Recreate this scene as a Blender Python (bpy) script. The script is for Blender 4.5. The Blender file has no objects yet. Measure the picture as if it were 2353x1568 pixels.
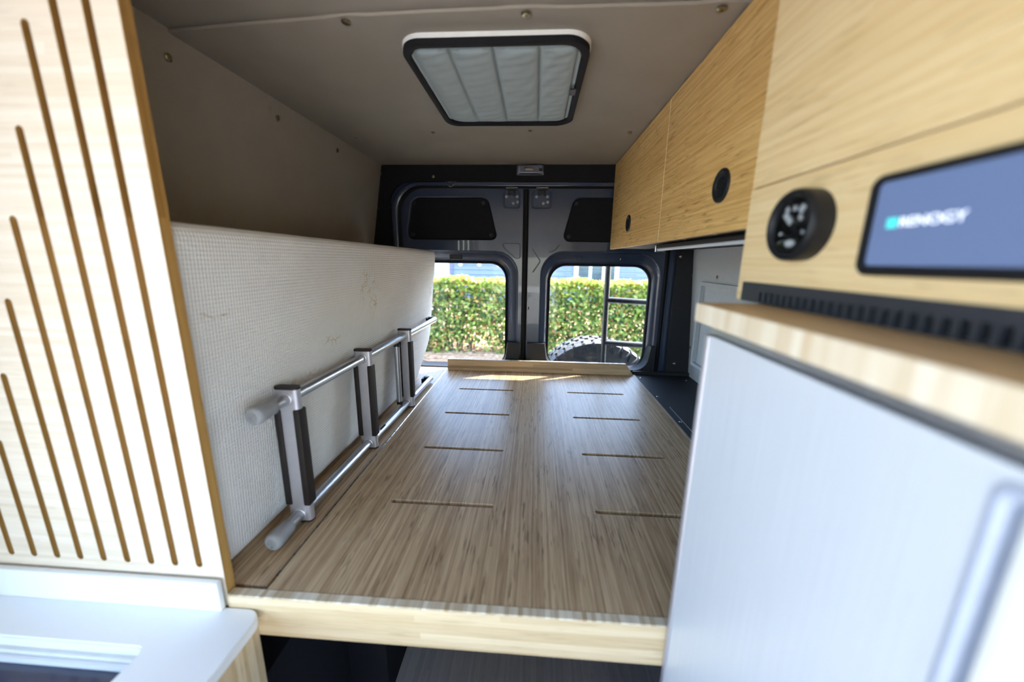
import bpy, bmesh, math, random
import numpy as np
from mathutils import Vector, Matrix
from mathutils.geometry import tessellate_polygon

random.seed(7)
rng = np.random.default_rng(7)
sc = bpy.context.scene
COL = sc.collection
ZO = 1.5            # all shapes below are written relative to eye height; the van floor is z = 0
PI = math.pi

# ------------------------------------------------------------------ camera
W_, H_, F_ = 2353.0, 1568.0, 839.09
cam_d = bpy.data.cameras.new('camera')
cam = bpy.data.objects.new('camera', cam_d); COL.objects.link(cam)
cam_d.sensor_fit = 'HORIZONTAL'; cam_d.sensor_width = 36.0; cam_d.lens = F_ * 36.0 / W_
cam_d.clip_start = 0.01; cam_d.clip_end = 300
R = Matrix(((0.99787507, -0.05924057, -0.02712753), (0.06368572, 0.97475502, 0.21400181), (0.01376511, -0.21527471, 0.97645651)))
M = Matrix.Identity(4)
for i in range(3):
    M[i][0] = R[i][0]; M[i][1] = R[i][2]; M[i][2] = -R[i][1]
M[2][3] = ZO
cam.matrix_world = M
cam_d.dof.use_dof = True; cam_d.dof.focus_distance = 1.35; cam_d.dof.aperture_fstop = 1.5
sc.camera = cam

# ------------------------------------------------------------------ sky, sun, exposure
SKY_STRENGTH = 0.85
SUN_STRENGTH = 18.0
world = bpy.data.worlds.new('sky'); sc.world = world; world.use_nodes = True
wn = world.node_tree.nodes; wl = world.node_tree.links
for n in list(wn): wn.remove(n)
wo = wn.new('ShaderNodeOutputWorld'); wb = wn.new('ShaderNodeBackground'); ws = wn.new('ShaderNodeTexSky')
ws.sky_type = 'NISHITA'; ws.sun_disc = False; ws.sun_elevation = math.radians(48); ws.sun_rotation = math.radians(60)
ws.air_density = 1.0; ws.dust_density = 1.5; ws.ozone_density = 1.0
wl.new(ws.outputs[0], wb.inputs[0]); wb.inputs[1].default_value = SKY_STRENGTH
wl.new(wb.outputs[0], wo.inputs[0])
sun_d = bpy.data.lights.new('sun', 'SUN'); sun_d.energy = SUN_STRENGTH; sun_d.angle = math.radians(0.6); sun_d.color = (1.0, 0.93, 0.82)
sun = bpy.data.objects.new('sun', sun_d); COL.objects.link(sun); sun.location = (6, 4, 8)
sun.rotation_euler = Vector((0.66, 0.34, 0.66)).to_track_quat('Z', 'Y').to_euler()

def portal(name, loc, sx, sy, normal):
    d = bpy.data.lights.new(name, 'AREA'); d.shape = 'RECTANGLE'; d.size = sx; d.size_y = sy
    d.cycles.is_portal = True
    o = bpy.data.objects.new(name, d); COL.objects.link(o); o.location = loc
    o.rotation_euler = (-Vector(normal)).to_track_quat('Z', 'Y').to_euler()
    return o
portal('side_door_daylight_portal', (-1.0, -0.61, 0.98), 1.28, 1.6, (1, 0, 0))
portal('cab_window_daylight_portal', (0.93, -1.62, 1.29), 1.65, 0.95, (-1, 0, 0))  # samples the sky through the unseen, enlarged cab window

vs = sc.view_settings
vs.view_transform = 'Standard'; vs.look = 'None'; vs.gamma = 1.0; vs.use_curve_mapping = False
vs.exposure = 1.52
sc.cycles.use_denoising = True
sc.cycles.max_bounces = 6; sc.cycles.diffuse_bounces = 4; sc.cycles.glossy_bounces = 3; sc.cycles.transparent_max_bounces = 8
sc.cycles.use_adaptive_sampling = True; sc.cycles.adaptive_threshold = 0.06; sc.cycles.adaptive_min_samples = 16
sc.cycles.sample_clamp_indirect = 6.0
sc.cycles.caustics_reflective = False; sc.cycles.caustics_refractive = False

# ------------------------------------------------------------------ materials
def srgb(r, g, b):
    f = lambda c: (c/255/12.92) if c/255 <= 0.04045 else ((c/255+0.055)/1.055)**2.4
    return (f(r), f(g), f(b), 1)

def newmat(name):
    m = bpy.data.materials.new(name); m.use_nodes = True
    nt = m.node_tree
    b = nt.nodes['Principled BSDF']
    return m, nt, b

class NT:
    def __init__(s, nt): s.nt = nt
    def n(s, t, **kw):
        x = s.nt.nodes.new(t)
        for k, v in kw.items(): setattr(x, k, v)
        return x
    def l(s, a, b): s.nt.links.new(a, b)
    def math(s, op, a, b=None, c=None, clamp=False):
        x = s.n('ShaderNodeMath', operation=op); x.use_clamp = clamp
        for i, v in enumerate((a, b, c)):
            if v is None: continue
            if isinstance(v, (int, float)): x.inputs[i].default_value = v
            else: s.l(v, x.inputs[i])
        return x.outputs[0]
    def mix(s, fac, a, b, blend='MIX'):
        x = s.n('ShaderNodeMix', data_type='RGBA', blend_type=blend)
        for i, v in ((0, fac), (6, a), (7, b)):
            if isinstance(v, (int, float)): x.inputs[i].default_value = v
            elif isinstance(v, tuple): x.inputs[i].default_value = v
            else: s.l(v, x.inputs[i])
        return x.outputs[2]
    def ramp(s, v, stops, interp='LINEAR'):
        x = s.n('ShaderNodeValToRGB'); cr = x.color_ramp; cr.interpolation = interp
        while len(cr.elements) < len(stops): cr.elements.new(0.5)
        for e, (p, c) in zip(cr.elements, stops): e.position = p; e.color = c
        s.l(v, x.inputs[0]); return x.outputs[0]
    def noise(s, vec, scale, detail=2, rough=0.5):
        x = s.n('ShaderNodeTexNoise'); x.inputs['Scale'].default_value = scale
        x.inputs['Detail'].default_value = detail; x.inputs['Roughness'].default_value = rough
        s.l(vec, x.inputs['Vector']); return x.outputs[0]
    def comb(s, a, b, c):
        x = s.n('ShaderNodeCombineXYZ')
        for i, v in enumerate((a, b, c)):
            if isinstance(v, (int, float)): x.inputs[i].default_value = v
            else: s.l(v, x.inputs[i])
        return x.outputs[0]
    def bump(s, h, strength, dist, bsdf):
        x = s.n('ShaderNodeBump'); x.inputs['Strength'].default_value = strength; x.inputs['Distance'].default_value = dist
        s.l(h, x.inputs['Height']); s.l(x.outputs[0], bsdf.inputs['Normal'])

def plain(name, col, rough=0.5, metal=0.0, spec=0.5, noise=0.0, nscale=60, bump=0.0, bscale=400, coat=0.0):
    m, nt, b = newmat(name); t = NT(nt)
    tc = t.n('ShaderNodeTexCoord').outputs['Object']
    b.inputs['Roughness'].default_value = rough; b.inputs['Metallic'].default_value = metal
    b.inputs['Specular IOR Level'].default_value = spec; b.inputs['Coat Weight'].default_value = coat
    n1 = t.noise(tc, nscale, 3)
    k = noise if noise > 0 else 0.03
    lo = tuple(c*(1-k) for c in col[:3])+(1,); hi = tuple(min(1, c*(1+k)) for c in col[:3])+(1,)
    t.l(t.ramp(n1, [(0.3, lo), (0.7, hi)]), b.inputs['Base Color'])
    if bump >= .15: t.bump(t.noise(tc, bscale, 2), bump, 0.002, b)
    return m

def bamboo(name, grain, across, light, dark, strip=0.006, rough=0.42, fleck=0.5, contrast=1.0, length=0.9, spec=0.4, fine=1.0, tone=.45):
    m, nt, b = newmat(name); t = NT(nt)
    sx = t.n('ShaderNodeSeparateXYZ'); t.l(t.n('ShaderNodeTexCoord').outputs['Object'], sx.inputs[0])
    ax = dict(x=sx.outputs[0], y=sx.outputs[1], z=sx.outputs[2])
    g, c = ax[grain], ax[across]
    o = ax[[k for k in 'xyz' if k not in (grain, across)][0]]
    wob = t.math('MULTIPLY', t.noise(t.comb(t.math('MULTIPLY', g, 1.5), t.math('MULTIPLY', c, 6), 0), 1.0, 1), strip*1.2)
    cs = t.math('DIVIDE', t.math('ADD', c, wob), strip)
    ci = t.math('FLOOR', cs)
    wn1 = t.n('ShaderNodeTexWhiteNoise', noise_dimensions='1D'); t.l(ci, wn1.inputs['W'])
    gi = t.math('FLOOR', t.math('ADD', t.math('DIVIDE', g, length), t.math('MULTIPLY', wn1.outputs[0], 7.3)))
    wn2 = t.n('ShaderNodeTexWhiteNoise', noise_dimensions='2D'); t.l(t.comb(ci, gi, 0), wn2.inputs['Vector'])
    fib = t.noise(t.comb(t.math('MULTIPLY', g, 11), t.math('MULTIPLY', c, 360*fine), t.math('MULTIPLY', o, 40)), 1.0, 3, 0.6)
    big = t.noise(t.comb(t.math('MULTIPLY', g, 2.5), t.math('MULTIPLY', c, 30), t.math('MULTIPLY', o, 10)), 1.0, 2)
    v = t.math('ADD', t.math('MULTIPLY', t.math('SUBTRACT', wn2.outputs[0], .5), tone), t.math('ADD', t.math('MULTIPLY', fib, 0.62), t.math('MULTIPLY', big, 0.28)))
    v = t.math('ADD', t.math('MULTIPLY', t.math('SUBTRACT', v, 0.45), contrast), 0.5, clamp=True)
    base = t.ramp(v, [(0.12, dark), (0.5, tuple((a+d)/2*1.0 for a, d in zip(light[:3], dark[:3]))+(1,)), (0.88, light)])
    fl = t.noise(t.comb(t.math('MULTIPLY', g, 17), t.math('MULTIPLY', c, 190), t.math('MULTIPLY', o, 30)), 1.0, 2, 0.55)
    cl = t.noise(t.comb(t.math('MULTIPLY', g, 9), t.math('MULTIPLY', c, 22), t.math('MULTIPLY', o, 10)), 1.0, 1)
    flm = t.math('MULTIPLY', t.math('MULTIPLY', t.math('SUBTRACT', fl, 0.565), 9.0, clamp=True), t.math('MULTIPLY', t.math('SUBTRACT', cl, 0.40), 6.0, clamp=True))
    flm = t.math('MULTIPLY', flm, fleck)
    dk = tuple(x*0.55 for x in dark[:3])+(1,)
    t.l(t.mix(flm, base, dk), b.inputs['Base Color'])
    b.inputs['Roughness'].default_value = rough; b.inputs['Specular IOR Level'].default_value = spec
    return m

GOLD_L, GOLD_D = srgb(240, 202, 134), srgb(188, 140, 74)
PALE_L, PALE_D = srgb(228, 208, 174), srgb(186, 155, 112)
BED_L, BED_D = srgb(216, 190, 153), srgb(136, 104, 71)
M_cab = bamboo('bamboo_gold_cabinet', 'y', 'z', GOLD_L, GOLD_D, strip=0.0045, fleck=0.75, contrast=1.3, tone=.25, length=.5)
M_ctl = bamboo('bamboo_gold_fascia', 'y', 'z', srgb(243, 220, 176), srgb(212, 176, 120), strip=0.0045, fleck=0.35, tone=.25, length=.5)
M_bed = bamboo('bamboo_bed_board', 'y', 'x', BED_L, BED_D, strip=0.0042, fleck=0.7, contrast=1.35, rough=0.36, tone=.26, length=1.7)
M_rail = bamboo('bamboo_rail_face', 'x', 'z', PALE_L, PALE_D, strip=0.012, fleck=0.25)
M_rail_dark = bamboo('bamboo_rear_board', 'x', 'z', BED_L, BED_D, strip=0.014, fleck=0.2)
M_edge_x = bamboo('bamboo_edge_lamination', 'y', 'x', srgb(238, 228, 206), srgb(178, 152, 116), strip=0.008, fleck=0.0, fine=0.3, contrast=1.2)
M_edge_y = bamboo('bamboo_worktop_edge', 'z', 'y', srgb(240, 228, 208), srgb(212, 188, 154), strip=0.011, fleck=0.0, fine=0.25, contrast=1.1)
M_wtop = bamboo('bamboo_worktop_top', 'y', 'x', srgb(224, 194, 150), srgb(194, 158, 112), strip=0.006, fleck=0.2)
M_part_lit = bamboo('bamboo_partition_daylit', 'x', 'z', srgb(236, 224, 208), srgb(212, 194, 168), strip=0.007, fleck=0.12, contrast=0.8, rough=0.5)  # overexposed daylight on the face is put into this paler tone
M_part_shaded = bamboo('bamboo_partition_edge_shaded', 'z', 'y', srgb(196, 154, 88), srgb(150, 108, 54), strip=0.009, fleck=0.4, contrast=0.9)  # same board, browner tone carries the shade on its unlit edges
M_counter_side = bamboo('bamboo_counter_side', 'z', 'y', PALE_L, PALE_D, strip=0.008, fleck=0.3)

M_vinyl = plain('taupe_vinyl_lining', srgb(148, 138, 125), 0.75, spec=0.25, noise=0.04, nscale=8, bump=0.25, bscale=900)
M_greywall = plain('pale_grey_wall_lining', srgb(176, 180, 184), 0.6, spec=0.3, bump=0.1, bscale=900)
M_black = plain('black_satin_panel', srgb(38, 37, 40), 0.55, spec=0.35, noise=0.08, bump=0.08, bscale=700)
M_blackmatte = plain('black_carpet_trim', srgb(26, 25, 27), 0.85, spec=0.2, noise=0.1, bump=0.2, bscale=900)
M_blackplast = plain('black_moulded_plastic', srgb(28, 29, 33), 0.42, spec=0.3, bump=0.05, bscale=800)
M_rubber = plain('black_rubber', srgb(20, 20, 21), 0.7, spec=0.25)
M_paint = plain('blue_grey_body_paint', srgb(47, 57, 77), 0.22, spec=0.5, coat=0.6, noise=0.03)
M_white = plain('white_counter', srgb(236, 238, 240), 0.35, spec=0.4, noise=0.015, nscale=6)
M_whiteplast = plain('white_plastic', srgb(228, 226, 220), 0.45)
M_alu = plain('satin_aluminium', srgb(186, 189, 196), 0.32, metal=0.9)
M_alu_flat = plain('anodised_aluminium', srgb(196, 194, 202), 0.42, metal=0.65)
M_chrome = plain('bright_screw_metal', srgb(205, 202, 192), 0.2, metal=1.0)
M_brass = plain('zinc_screw_metal', srgb(150, 140, 112), 0.3, metal=1.0)
M_greycap = plain('grey_rubber_foot', srgb(150, 152, 156), 0.6, noise=0.03)
M_strip = plain('dark_brown_rubber_strip', srgb(38, 32, 31), 0.55, spec=0.3)
M_floor = bamboo('grey_wood_look_vinyl', 'y', 'x', srgb(196, 194, 191), srgb(168, 166, 164), strip=0.01, fleck=0.2, rough=0.6)
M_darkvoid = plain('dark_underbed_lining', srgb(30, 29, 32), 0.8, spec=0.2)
M_quilt = plain('grey_green_quilted_fabric', srgb(150, 159, 158), 0.65, spec=0.3, noise=0.03, nscale=30, bump=0.15, bscale=1400)
M_binding = plain('black_fabric_binding', srgb(24, 23, 25), 0.8, spec=0.2)
M_dialface = plain('black_dial_face', srgb(14, 14, 16), 0.4)
M_mark = plain('white_dial_print', srgb(235, 238, 240), 0.5)
M_tyre = plain('tyre_rubber', srgb(84, 83, 82), 0.75, spec=0.3, noise=0.15, nscale=25)
M_tubeblk = plain('black_powder_coated_tube', srgb(30, 32, 36), 0.38, spec=0.5)

def brushed(name, col):
    m, nt, b = newmat(name); t = NT(nt)
    sx = t.n('ShaderNodeSeparateXYZ'); t.l(t.n('ShaderNodeTexCoord').outputs['Object'], sx.inputs[0])
    v = t.noise(t.comb(0, t.math('MULTIPLY', sx.outputs[1], 500), t.math('MULTIPLY', sx.outputs[2], 5)), 1.0, 3, 0.6)
    t.l(t.ramp(v, [(0.25, tuple(c*0.93 for c in col[:3])+(1,)), (0.75, tuple(min(1, c*1.05) for c in col[:3])+(1,))]), b.inputs['Base Color'])
    b.inputs['Metallic'].default_value = 0.25; b.inputs['Roughness'].default_value = 0.4
    t.bump(v, 0.05, 0.001, b); return m
M_fridge = brushed('brushed_silver_door', srgb(220, 224, 233))

def glass(name, tint, refl=0.5):
    m = bpy.data.materials.new(name); m.use_nodes = True; nt = m.node_tree; t = NT(nt)
    for n in list(nt.nodes): nt.nodes.remove(n)
    out = t.n('ShaderNodeOutputMaterial'); tr = t.n('ShaderNodeBsdfTransparent'); gl = t.n('ShaderNodeBsdfGlossy')
    tr.inputs[0].default_value = tint; gl.inputs['Roughness'].default_value = 0.02
    fr = t.n('ShaderNodeFresnel'); fr.inputs[0].default_value = 1.45
    mx = t.n('ShaderNodeMixShader'); t.l(t.math('MULTIPLY', fr.outputs[0], refl), mx.inputs[0])
    t.l(tr.outputs[0], mx.inputs[1]); t.l(gl.outputs[0], mx.inputs[2]); t.l(mx.outputs[0], out.inputs[0])
    return m
M_glass = glass('van_window_glass', (0.86, 0.9, 0.92, 1))
M_lens = glass('clear_lens_plastic', (0.8, 0.82, 0.86, 1), 1.6)

# ------------------------------------------------------------------ mesh helpers
def boxbm(x0, x1, y0, y1, z0, z1, bev=0.0, seg=2):
    bm = bmesh.new()
    r = bmesh.ops.create_cube(bm, size=1.0)
    for v in r['verts']:
        v.co = Vector((x0+(v.co.x+.5)*(x1-x0), y0+(v.co.y+.5)*(y1-y0), z0+(v.co.z+.5)*(z1-z0)))
    if bev > 0:
        bmesh.ops.bevel(bm, geom=list(bm.edges), offset=bev, segments=seg, profile=0.5, affect='EDGES')
    return bm

def merge(*bms):
    out = bmesh.new()
    for b in bms:
        me = bpy.data.meshes.new('tmp'); b.to_mesh(me); b.free(); out.from_mesh(me); bpy.data.meshes.remove(me)
    return out

def rpoly(pts, r, n=6):
    """round the corners of a polygon; r is a number or one number per corner"""
    out = []; N = len(pts)
    for i in range(N):
        p = Vector(pts[i]); a = Vector(pts[i-1])-p; b = Vector(pts[(i+1) % N])-p
        rr = r[i] if isinstance(r, (list, tuple)) else r
        if rr <= 0: out.append((p.x, p.y)); continue
        ang = a.angle(b); d = min(rr/math.tan(ang/2), a.length*.49, b.length*.49); rr = d*math.tan(ang/2)
        a.normalize(); b.normalize()
        c = p+(a+b).normalized()*(rr/math.sin(ang/2))
        s = p+a*d-c; e = p+b*d-c
        a0 = math.atan2(s.y, s.x); a1 = math.atan2(e.y, e.x); da = (a1-a0+PI) % (2*PI)-PI
        for k in range(n+1):
            th = a0+da*k/n; out.append((c.x+rr*math.cos(th), c.y+rr*math.sin(th)))
    return out

def rrect(u0, u1, v0, v1, r, n=6): return rpoly([(u0, v0), (u1, v0), (u1, v1), (u0, v1)], r, n)

AX = {'x': lambda u, v, w: (w, u, v), 'y': lambda u, v, w: (u, w, v), 'z': lambda u, v, w: (u, v, w)}
def prism(loops, axis, a, b, bm=None):
    """extrude 2D loops (first outer, rest holes) along an axis from a to b; x:(y,z) y:(x,z) z:(x,y)"""
    bm = bm or bmesh.new(); f = AX[axis]
    tris = tessellate_polygon([[Vector((p[0], p[1], 0)) for p in L] for L in loops])
    flat = [p for L in loops for p in L]
    va = [bm.verts.new(f(p[0], p[1], a)) for p in flat]; vb = [bm.verts.new(f(p[0], p[1], b)) for p in flat]
    for t in tris:
        try: bm.faces.new([va[i] for i in t]); bm.faces.new([vb[i] for i in reversed(t)])
        except ValueError: pass
    k = 0
    for L in loops:
        n = len(L)
        for i in range(n):
            j = (i+1) % n
            bm.faces.new((va[k+i], va[k+j], vb[k+j], vb[k+i]))
        k += n
    bmesh.ops.recalc_face_normals(bm, faces=list(bm.faces))
    return bm

def loft(rings, cap0=False, cap1=False, closed=True, bm=None):
    bm = bm or bmesh.new(); V = [[bm.verts.new(p) for p in R] for R in rings]; n = len(rings[0])
    for A, B in zip(V, V[1:]):
        for i in range(n if closed else n-1):
            j = (i+1) % n; bm.faces.new((A[i], A[j], B[j], B[i]))
    if cap0: bm.faces.new(V[0])
    if cap1: bm.faces.new(V[-1][::-1])
    bmesh.ops.recalc_face_normals(bm, faces=list(bm.faces))
    return bm

def tube(pts, r, n=14, caps=True, closed=False):
    pts = [Vector(p) for p in pts]; rings = []; N = len(pts); up = None
    for i, p in enumerate(pts):
        if closed: d = pts[(i+1) % N]-pts[i-1]
        else: d = pts[min(i+1, N-1)]-pts[max(i-1, 0)]
        d.normalize()
        if up is None: up = Vector((0, 0, 1)) if abs(d.z) < .9 else Vector((1, 0, 0))
        s = d.cross(up).normalized(); up = s.cross(d).normalized()
        rr = r[i] if isinstance(r, (list, tuple)) else r
        rings.append([p+(s*math.cos(2*PI*k/n)+up*math.sin(2*PI*k/n))*rr for k in range(n)])
    if closed: rings.append(rings[0])
    bm = loft(rings, caps and not closed, caps and not closed)
    if closed: bmesh.ops.remove_doubles(bm, verts=list(bm.verts), dist=1e-6)
    return bm

def lathe(profile, origin, axis, n=32, ell=1.0):
    """profile = [(distance along axis, radius)]"""
    ax = Vector(axis).normalized(); up = Vector((0, 0, 1)) if abs(ax.z) < .9 else Vector((0, 1, 0))
    s = ax.cross(up).normalized(); u = s.cross(ax).normalized(); o = Vector(origin); rings = []
    for d, r in profile:
        r = max(r, 1e-5)
        rings.append([o+ax*d+(s*math.cos(2*PI*k/n)+u*math.sin(2*PI*k/n)*ell)*r for k in range(n)])
    return loft(rings, True, True)

WL = {}
def props(o, label=None, cat=None, group=None, kind=None):
    if label: o['label'] = label
    if cat: o['category'] = cat
    if group: o['group'] = group
    if kind: o['kind'] = kind
    return o

def thing(name, label, cat, loc, group=None):
    o = bpy.data.objects.new(name, None); COL.objects.link(o); o.empty_display_size = 0.05
    o.location = (loc[0], loc[1], loc[2]+ZO); WL[o.name] = Vector(o.location)
    return props(o, label, cat, group)

def obj(name, bm, mat, parent=None, smooth=False, label=None, cat=None, group=None, kind=None, pick=None, origin=None):
    """pick(face) -> material slot when mat is a list; smooth = angle in degrees or False"""
    base = WL[parent.name] if parent is not None else Vector((0, 0, 0))
    if origin is not None: base = Vector((origin[0], origin[1], origin[2]+ZO))
    bm.normal_update()
    if pick:
        for f in bm.faces: f.material_index = pick(f)
    sh = Vector((0, 0, ZO))-base
    for v in bm.verts: v.co += sh
    if smooth:
        for f in bm.faces: f.smooth = True
        lim = math.radians(smooth)
        for e in bm.edges:
            if len(e.link_faces) == 2 and e.calc_face_angle(0) > lim: e.smooth = False
    me = bpy.data.meshes.new(name); bm.to_mesh(me); bm.free()
    for m in (mat if isinstance(mat, (list, tuple)) else [mat]): me.materials.append(m)
    o = bpy.data.objects.new(name, me); COL.objects.link(o); WL[o.name] = base
    if parent is not None:
        o.parent = parent; o.location = base-WL[parent.name]
    else: o.location = base
    return props(o, label, cat, group, kind)

def share(name, me, loc, parent, rot=None, scale=None):
    """another part with the mesh data me at loc (relative to eye height)"""
    o = bpy.data.objects.new(name, me); COL.objects.link(o)
    w = Vector((loc[0], loc[1], loc[2]+ZO)); WL[o.name] = w
    o.parent = parent; o.location = w-WL[parent.name]
    if rot is not None: o.rotation_euler = rot
    if scale is not None: o.scale = scale
    return o

def mesh_of(bm, mat, smooth=False, name='shared'):
    if smooth:
        for f in bm.faces: f.smooth = True
    me = bpy.data.meshes.new(name); bm.to_mesh(me); bm.free(); me.materials.append(mat); return me

SCREW = mesh_of(merge(lathe([(0, .0075), (.0015, .0075), (.003, .0055), (.0032, .002), (.0018, .0018)], (0, 0, 0), (0, 0, 1), 14)), M_brass, name='screw')
SCREW_B = mesh_of(merge(lathe([(0, .006), (.0015, .006), (.003, .004), (.0032, .002), (.0018, .0018)], (0, 0, 0), (0, 0, 1), 14)), M_chrome, name='bright_screw')
def screw(parent, loc, normal, s=1.0, me=None):
    return share('screw', me or SCREW, loc, parent, Vector(normal).to_track_quat('Z', 'Y').to_euler(), (s, s, s))

# ================================================================== STRUCTURE: the van shell
ZF = -1.5; ZC = 0.468
lw = lambda z: -0.80-0.17*(ZC-z) if z > -0.5 else -0.9646      # left lining leans outwards downwards
rw = lambda z: 0.845-0.071*(z+0.6)
floor = obj('floor', boxbm(-1.0, 0.95, -2.6, 2.06, ZF-.05, ZF), M_floor, kind='structure')

# ceiling: two lining sheets, the rear one with a slightly bowed front edge held by screws
def seam_y(x): return 0.815+0.075*max(0, -(x+0.1))**1.6
def ceil_sheet(y_of0, y_of1, zb):
    N = 40; fr = []; bk = []
    for i in range(N+1):
        x = -0.81+1.68*i/N; fr.append((x, y_of0(x))); bk.append((x, y_of1(x)))
    bm = bmesh.new()
    rings = []
    T = [0, .02, .05, .15, .5, 1.0]
    for k, tt in enumerate(T):
        row = []
        for (xa, ya), (xb, yb) in zip(fr, bk):
            z = zb
            row.append(Vector((xa+(xb-xa)*tt, ya+(yb-ya)*tt, z)))
        rings.append(row)
    V = [[bm.verts.new(p) for p in r] for r in rings]
    for A, B in zip(V, V[1:]):
        for i in range(N): bm.faces.new((A[i], B[i], B[i+1], A[i+1]))
    top = bmesh.ops.extrude_face_region(bm, geom=list(bm.faces))
    for v in top['geom']:
        if isinstance(v, bmesh.types.BMVert): v.co.z += 0.006
    # the sheet is pulled up a little at each screw, so its edge is scalloped
    for v in bm.verts:
        for sx_ in (-0.397, -0.032, 0.335):
            d2 = (v.co.x-sx_)**2+(v.co.y-y_of0(sx_)-.0)**2
            v.co.z += 0.0035*math.exp(-d2/0.0009)
    bmesh.ops.recalc_face_normals(bm, faces=list(bm.faces))
    return bm
ceiling = obj('ceiling', ceil_sheet(seam_y, lambda x: 1.985, ZC), M_vinyl, kind='structure')
ceiling_f = obj('ceiling', merge(boxbm(-.83, .88, -2.6, 0.885, ZC+.0075, ZC+.02)), M_vinyl, kind='structure')
obj('roof_skin', boxbm(-.98, .95, -2.6, 2.06, ZC+.03, ZC+.06), M_paint, ceiling_f)
for x in (-0.397, -0.032, 0.335): screw(ceiling, (x, seam_y(x)+.012, ZC), (0, 0, -1), 1.25)
for x, y in ((-0.73, 1.552), (-0.40, 1.49), (-0.034, 1.478), (0.333, 1.505)): screw(ceiling, (x, y, ZC), (0, 0, -1), 0.95)

# left wall: lining sheet behind the mattress and lower side
def slab(pts0, y0, y1, th):
    """pts0 = [(x,z)...] polyline, thickened outwards by th in x"""
    n = len(pts0); L = list(pts0)+[(x+th, z) for x, z in reversed(pts0)]
    return prism([L], 'y', y0, y1)
wall_left = obj('wall_left', slab([(lw(ZF), ZF), (lw(-.5), -.5), (lw(ZC+.02), ZC+.02)], 0.535, 1.982, -.03), M_vinyl, kind='structure')
obj('widened_side_post', slab([(-1.07, ZF), (-1.07, -.35), (-.91, ZC+.03)], .03, .56, -.04), M_greywall, wall_left)  # unseen; widened to shrink the door opening and dim the partition
obj('front_side', slab([(-.98, ZF), (-.965, -.5), (-.81, ZC+.03)], -2.6, -1.25, -.04), M_greywall, wall_left)
obj('sill', boxbm(-1.02, -.96, -1.25, .2, ZF-.05, ZF+.12), M_paint, wall_left)
obj('door_header', boxbm(-1.0, -.83, -1.25, .2, ZC-.06, ZC+.05), M_paint, wall_left)
nl = Vector((1, 0, -0.17)).normalized()
for y, z in ((0.856, .42), (1.2, .42), (1.547, .421), (1.963, .425), (1.953, .2)): screw(wall_left, (lw(z)+.0005, y, z), nl, 1.1)

wall_front = obj('wall_front', prism([[(-1.0, ZF-.05), (.95, ZF-.05), (.95, ZC+.05), (-1.0, ZC+.05)], rrect(-.78, .72, -.56, .05, .06)], 'y', -2.64, -2.6), M_greywall, kind='structure')  # unseen windscreen opening, shaped for its light and the door reflections
# right wall
def right_wall():
    # flat sheet; unseen cab window cut oversize to light the mattress, then leaned to follow the body side
    bm = prism([[(-2.6, ZF), (1.985, ZF), (1.985, ZC+.02), (-2.6, ZC+.02)], rrect(-2.45, -.8, -.68, .26, .06)], 'x', 0, .03)
    for v in bm.verts: v.co.x += rw(v.co.z)
    return bm
wall_right = obj('wall_right', right_wall(), M_greywall, kind='structure')
pn = merge(prism([rrect(1.25, 1.835, -.5, -.087, .004, 2), rrect(1.27, 1.822, -.485, -.104, .003, 2)], 'x', rw(-.3)-.03, rw(-.3)+.02),
           boxbm(rw(-.3)-.012, rw(-.3)+.02, 1.265, 1.825, -.49, -.1))
obj('recess_frame', pn, M_greywall, wall_right)
for y, z in ((1.965, -.062), (1.95, -.44), (1.70, -.06), (1.35, -.06)): screw(wall_right, (rw(z)-.0005, y, z), (-1, 0, -.07), 1.0)

# back of the body: painted flange, black trims round the door opening
bk = prism([[(-1.0, ZF-.05), (.95, ZF-.05), (.95, ZC+.06), (-1.0, ZC+.06)],
            rpoly([(-.735, ZF), (.695, ZF), (.695, .372), (-.735, .372)], [0.02, 0.02, .11, .13], 8)], 'y', 1.99, 2.03)
wall_back = obj('wall_back', bk, M_paint, kind='structure')
fl_o = rpoly([(-.772, ZF), (.722, ZF), (.722, .392), (-.772, .392)], [0, 0, .13, .16], 8)
fl_i = rpoly([(-.742, ZF+.01), (.690, ZF+.01), (.690, .374), (-.742, .374)], [0, 0, .115, .14], 8)
obj('door_flange', loft([[(x, 1.982, z) for x, z in fl_o], [(x, 1.978, z) for x, z in [(a*.7+c*.3, b*.7+d*.3) for (a, b), (c, d) in zip(fl_o, fl_i)]],
                         [(x, 1.984, z) for x, z in fl_i], [(x, 2.0, z) for x, z in fl_i]]), M_paint, wall_back, smooth=50)
se_o = [(x, z) for x, z in fl_i]
se_i = rpoly([(-.722, ZF+.02), (.672, ZF+.02), (.672, .362), (-.722, .362)], [0, 0, .105, .13], 8)
obj('door_seal', loft([[(x, 1.994, z) for x, z in se_o], [(x, 1.990, z) for x, z in [((a+c)/2, (b+d)/2) for (a, b), (c, d) in zip(se_o, se_i)]],
                       [(x, 2.0, z) for x, z in se_i]]), M_rubber, wall_back, smooth=50)
tr_hole = rpoly([(-.766, .17), (.720, .17), (.720, .390), (-.766, .390)], [0, 0, .13, .16], 8)
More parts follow.
